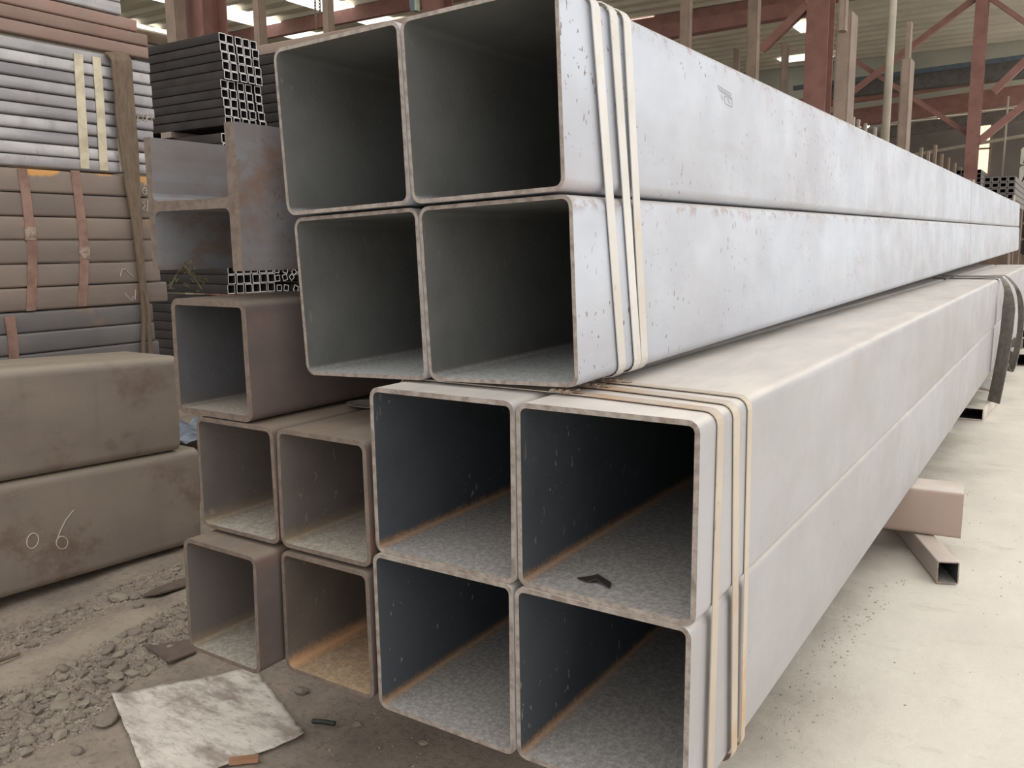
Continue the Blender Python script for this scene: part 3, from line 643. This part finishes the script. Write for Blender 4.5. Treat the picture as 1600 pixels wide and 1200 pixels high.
# small uprights standing in a row behind the upper bundle
for k, (px, py) in enumerate(((1436, 230), (1447, 236), (1458, 226), (1468, 240), (1478, 246), (1488, 254), (1497, 261))):
    post('stanchion', px, px+5, px+7, py, 17+2*k, POST, 'small upright above the far upper bundle, %s from the left of a receding row' % ordn[k], 'stanchion', 'receding row of small uprights')
for k, (px, py) in enumerate(((1330, 182), (1338, 186), (1349, 192), (1364, 198), (1376, 202))):
    post('stanchion', px, px+4, px+7, py, 19+k, PIPE, 'pale small upright right of the broad taupe post, %s from the left' % ordn[k], 'stanchion', 'pale small uprights')
post('steel_pole', 1574, 1577, 1579, 150, 30, PIPE, 'thin pale pole at the right, in front of the lit doorway wall', 'pole', dmax=.1)
def farstack(px0, px1, py0, py1, Y, D, rows, mat, label, wall=.08):
    a, b = at(px0, py1, y=Y), at(px1, py0, y=Y); t = tag(link('tube_stack', None, None, (a.x, Y, 0)), label, 'stack'); h = (b.z-a.z)/rows
    for k in range(rows):
        o = MB(); n = max(2, int((b.x-a.x)/h)); wd = (b.x-a.x)/n
        for j in range(n):
            me = tube_mesh(wd*.96, h*.95, D, h*wall, h*.1, [mat, RIM, IN_DARK], 1)
            o.f += [tuple(q+len(o.v) for q in p.vertices) for p in me.polygons]; o.v += [(v_.co.x+j*wd, v_.co.y, v_.co.z+a.z+k*h) for v_ in me.vertices]
        o.build('tube_layer', mat, t)
    for q in (.2, .7): MB().box((0, D*q, 0), (b.x-a.x, D*q+.2, a.z)).build('bearer', POST, t)
    return t
FG = plain('far_stack_grey', rgb(128, 122, 118), rgb(108, 103, 100), .7)
FP = plain('far_stack_pale', rgb(205, 202, 190), rgb(188, 186, 176), .7)
farstack(1492, 1534, 264, 300, 27.5, 4, 5, FG, 'grey tube stack far behind the end of the upper bundle')
farstack(1534, 1588, 274, 322, 22, 5, 5, FG, 'brownish grey tube stack at the right, in front of the lit doorway wall', .2)
farstack(1589, 1640, 226, 316, 29, 4, 3, FP, 'tall pale stack at the right edge of the frame', .4)
farstack(1594, 1640, 322, 398, 19, 3, 3, DARK, 'slate stack at the right edge, just past the end of the upper bundle', .3)
for k, px in enumerate((1512, 1518, 1582)):
    post('stanchion', px, px+3, px+6, (280, 280, 305)[k], (20.5, 20.5, 19)[k], PIPE, ('left of two tiny white uprights at the far joint of the upper bundle', 'right of two tiny white uprights at the far joint', 'tiny white upright close to the far end of the upper bundle')[k], 'stanchion')
# offcuts at the right edge, beyond the hanging bands
for k, (px, py, r, nm) in enumerate(((1588, 572, .3, 'pale short tube offcut on the ground beyond the hanging bands'), (1597, 545, 1.1, 'grey tube offcut at the right edge behind the bands'), (1590, 530, -.4, 'farther tube offcut at the right edge'))):
    p = at(px, py, z=.0); tube(nm, tube_mesh(.16, .14, .7, .008, .01, [FAR_OUT, RIM, IN_DARK], 2), (p.x, p.y, .003), (0, 0, r), name='tube_offcut', cat='offcut')
PAPER_W = plain('white_scrap', rgb(226, 222, 216), rgb(205, 200, 194), .8)
for k, (px, py) in enumerate(((1539, 598), (1547, 606))):
    p = at(px, py, z=.02); o = MB(); o.v = [(-.12, -.08, .02), (.1, -.1, .06), (.13, .06, .10), (-.02, .12, .03), (-.12, -.08, .014), (.1, -.1, .054), (.13, .06, .094), (-.02, .12, .024)]
    o.f = [(0, 1, 2, 3), (7, 6, 5, 4)]+[(i, i+4, (i+1) % 4+4, (i+1) % 4) for i in range(4)]
    tag(o.build('torn_wrapper', PAPER_W, None, (p.x, p.y, 0), (0, 0, k*1.2)), ('white scrap of wrapping beside the hanging bands', 'second white scrap, touching the hanging bands')[k], 'scrap')

# ---------------------------------------------------------------- things on the near ground
m = N('paper_dirty'); 
c = m.mix(m.ramp(m.noise(5, 9, (1, 2.6, 1), .72), .42, .66), rgb(216, 209, 198), rgb(158, 146, 136))
c = m.mix(m.math('MULTIPLY', m.ramp(m.noise(26, 8, (1, 3, 1), .7), .55, .7), .6), c, rgb(112, 100, 92))
PAPER = m.out(c, .8, 0, m.noise(9, 7, (1, 3.4, 1), .55), .005, .3)
q = [at(*p, z=.02) for p in ((174, 1086), (236, 1232), (475, 1144), (398, 1042), (300, 1040))]
c0 = (q[0]+q[1]+q[2]+q[3])/4; n = 34; v = []; fcs = []
for j in range(n+1):
    for i in range(n+1):
        a, b = i/n, j/n
        e0 = q[0].lerp(q[1], a); e1 = q[3].lerp(q[2], a); p = e0.lerp(e1, b)
        edge = .004*noise.noise(Vector((a*7, b*7, 2)))
        p = p + Vector((edge, edge*.6, 0))
        u = a*1.0+b*.35
        cr = abs(noise.noise(Vector((u*9, b*2.0, 1.))))*.016+abs(noise.noise(Vector((u*22, b*5, 5.))))*.006+noise.noise(Vector((a*2, b*2, 8)))*.008
        lift = .022*max(0, b-.8)*5*max(0, a-.5)*2*.3+.014*(1-min(1, b*8))*(1-a)
        v.append((p.x-c0.x, p.y-c0.y, gh(p.x, p.y)+.010+cr+lift))
k = (n+1)**2; v += [(x, y, z-.0025) for x, y, z in v]
for j in range(n):
    for i in range(n):
        A = j*(n+1)+i; fcs += [(A, A+1, A+n+2, A+n+1), (A+n+1+k, A+n+2+k, A+1+k, A+k)]
for i in range(n):
    for A, B in ((i, i+1), (n*(n+1)+i+1, n*(n+1)+i), ((i+1)*(n+1), i*(n+1)), (i*(n+1)+n, (i+1)*(n+1)+n)): fcs.append((A, B, B+k, A+k)[::-1])
tag(link('paper_sheet', mesh('paper', v, fcs, PAPER, smooth=True), None, (c0.x, c0.y, 0)), 'crumpled dirty whitish paper sheet on the ground below the bottom left tube', 'paper')

STONE = plain('gravel_stone', rgb(164, 151, 138), rgb(134, 122, 112), .95, 0, 24, .003)
STONED = plain('gravel_stone_pale', rgb(178, 167, 150), rgb(150, 139, 126), .95, 0, 24, .003)
SM = []
for k in range(10):
    bm = bmesh.new(); bmesh.ops.create_icosphere(bm, subdivisions=1 if k < 7 else 2, radius=1)
    sx, sy, sz = random.uniform(.8, 1.25), random.uniform(.65, 1), random.uniform(.38, .6)
    for v_ in bm.verts:
        f_ = 1+.38*noise.noise(v_.co*1.3+Vector((k*5, 0, 0))); v_.co = Vector((v_.co.x*sx*f_, v_.co.y*sy*f_, v_.co.z*sz*f_))
    me = bpy.data.meshes.new('stone'); bm.to_mesh(me); bm.free(); me.materials.append(STONE if k % 3 else STONED); SM.append(me)
def inside_poly(x, y, P):
    r = False; j = len(P)-1
    for i in range(len(P)):
        if (P[i][1] > y) != (P[j][1] > y) and x < (P[j][0]-P[i][0])*(y-P[i][1])/(P[j][1]-P[i][1])+P[i][0]: r = not r
        j = i
    return r
def gpoly(pts): return [(at(a, b, z=.015).x, at(a, b, z=.015).y) for a, b in pts]
PA = gpoly([(-80, 1110), (60, 1060), (150, 1010), (215, 975), (300, 935), (310, 1000), (250, 1040), (185, 1075), (160, 1125), (80, 1160), (-80, 1220)])
PB = gpoly([(-80, 1010), (60, 960), (200, 905), (300, 872), (300, 905), (200, 940), (130, 975), (60, 1010), (-80, 1050)])
PAPQ = [(p.x, p.y) for p in (q[0], q[1], q[2], q[3])]
cnt = 0; placed = []
def rnd_in(P):
    xs_ = [p[0] for p in P]; ys_ = [p[1] for p in P]
    while 1:
        x, y = random.uniform(min(xs_), max(xs_)), random.uniform(min(ys_), max(ys_))
        if inside_poly(x, y, P): return x, y
tries = 0
while cnt < 285 and tries < 20000:
    tries += 1
    P = PA if random.random() < .72 else PB
    x, y = rnd_in(P); r = random.choice((.011, .013, .016, .02, .024, .03)) if P is PA else random.choice((.009, .012, .016, .022))
    if inside_poly(x, y, PAPQ) or any((x-a)**2+(y-b)**2 < (.62*(r+c_))**2 for a, b, c_ in placed): continue
    placed.append((x, y, r))
    o = link('stone', SM[cnt % 10], fl, (x, y, gh(x, y)+r*.22), (random.uniform(-.3, .3), random.uniform(-.3, .3), random.uniform(0, 6.28))); o.scale = (r,)*3; cnt += 1
g = MB()
def crumb(x, y, r):
    n0 = len(g.v); a = random.uniform(0, 6.28); z = gh(x, y)
    for j in range(4): g.v.append((x+r*math.cos(a+j*PI/2)*random.uniform(.6, 1.1), y+r*math.sin(a+j*PI/2)*random.uniform(.6, 1.1), z-.001+r*random.uniform(0, .4)))
    g.v += [(x, y, z+r*random.uniform(.6, .95))]; g.f.extend([(n0+j, n0+(j+1) % 4, n0+4) for j in range(4)])
for k in range(5200):
    P = PA if k % 3 else PB
    x, y = rnd_in(P)
    if not inside_poly(x, y, PAPQ): crumb(x, y, random.uniform(.003, .010))
for k in range(500):
    x, y = random.uniform(-2, -.1), random.uniform(-.3, 1.2)
    if not inside_poly(x, y, PAPQ): crumb(x, y, random.uniform(.002, .006))
stuff(g.build('gravel', STONE, fl))
g = MB(); RP = gpoly([(1170, 1170), (1240, 1040), (1310, 960), (1370, 900), (1420, 900), (1340, 1000), (1300, 1100), (1250, 1180)])
for k in range(170):
    x, y = rnd_in(RP); crumb(x, y, random.uniform(.002, .007))
for k in range(160): crumb(random.uniform(.9, 2.0), random.uniform(.8, 5), random.uniform(.002, .006))
stuff(g.build('grit', plain('grit_grey', rgb(186, 176, 164), rgb(140, 130, 122), .9, 0, 30), fl))
def pebble(px, py, r, k, label, rot=.5):
    p = at(px, py, z=.02); o = link('pebble', SM[k].copy(), None, (p.x, p.y, gh(p.x, p.y)+r*.35), (0, .1, rot)); o.scale = (r,)*3; return tag(o, label, 'stone')
pebble(121, 1168, .022, 8, 'single pale stone lying alone on the bare ground at bottom left')
pebble(187, 931, .036, 9, 'rounded stone near the lower rounded tube, left of a pair')
pebble(211, 929, .032, 7, 'rounded stone near the lower rounded tube, right of a pair')
pebble(217, 953, .024, 8, 'flat pale stone just in front of the pair of rounded stones', 1.2)
pebble(166, 1122, .042, 7, 'largest angular stone, at the left corner of the paper sheet', .2)
pebble(558, 1124, .016, 8, 'small dark stone on the ground right of the black stick')
pebble(470, 1075, .026, 7, 'dark stone in the shade under the orange-floored tube', 2.)
pebble(661, 1152, .013, 9, 'small stone on the ground in front of the lower bundle')
p = at(506, 1129, z=.012); tag(MB().tube([(p.x-.035, p.y-.012, .012), (p.x, p.y, .014), (p.x+.035, p.y+.012, .013)], .008, 8).build('black_stick', plain('black_stub', rgb(44, 46, 42), rgb(30, 30, 28), .5)), 'short black stub lying on the ground right of the paper', 'stick')
p = at(381, 1187, z=.01); tag(MB().box((-.04, -.012, 0), (.04, .012, .012)).build('rust_chip', plain('chip_ochre', rgb(176, 136, 104), rgb(150, 112, 86)), None, (p.x, p.y, .004), (0, 0, .75)), 'ochre chip at the lower edge of the paper', 'chip')
DPL = plain('mud_plate', rgb(112, 98, 88), rgb(94, 84, 76), .9, 0, 12)
def plate(pts, th, label, tiltz=.01):
    P = [at(a, b, z=.02) for a, b in pts]; c = sum(P, Vector())/len(P); k = len(P); o = MB()
    o.v = [(p.x-c.x, p.y-c.y, gh(p.x, p.y)+.006+th+tiltz*(i % 2)) for i, p in enumerate(P)]; o.v += [(x, y, z-th) for x, y, z in o.v]
    o.f = [tuple(range(k)), tuple(range(2*k-1, k-1, -1))]+[(i, i+k, (i+1) % k+k, (i+1) % k) for i in range(k)]
    tag(o.build('scrap_plate', DPL, None, (c.x, c.y, 0)), label, 'scrap')
plate([(222, 1005), (264, 1036), (306, 1016), (300, 1000), (262, 1002)], .006, 'flat muddy plate between the gravel and the paper')
plate([(221, 930), (250, 935), (292, 917), (290, 906), (240, 918)], .008, 'flat muddy plate half buried near the rounded stones')
p, r_ = at(-10, 1036, z=.02), at(31, 1021, z=.02); tag(MB().tube([p, r_], .006, 6).build('thin_rod', DPL), 'thin rod on the ground at the left edge of the frame', 'rod')
# crumpled bluish sheeting between the rounded tubes and the brown tubes
v = []; f = []; n = 14; c = at(304, 668, y=1.75); c.z -= .02
for j in range(n+1):
    for i in range(n+1):
        a, b = i/n-.5, j/n-.5; v.append((a*.5, b*.5, .06*noise.noise(Vector((a*6, b*6, 1)))+.03*noise.noise(Vector((a*17, b*17, 3)))))
for j in range(n):
    for i in range(n): A = j*(n+1)+i; f.append((A, A+1, A+n+2, A+n+1))
o = tag(link('crumpled_sheeting', mesh('sheeting', v, f, plain('sheeting_blue', rgb(130, 140, 150), rgb(82, 90, 98), .5, 0, 9), smooth=True), None, c), 'crumpled bluish sheeting glimpsed between rounded and brown tubes', 'sheeting')
md = o.modifiers.new('thick', 'SOLIDIFY'); md.thickness = .004
trestle(c.x-.2, c.x+.2, c.y-.2, c.y+.2, c.z-.06, False, 'small trestle under the bluish sheeting')
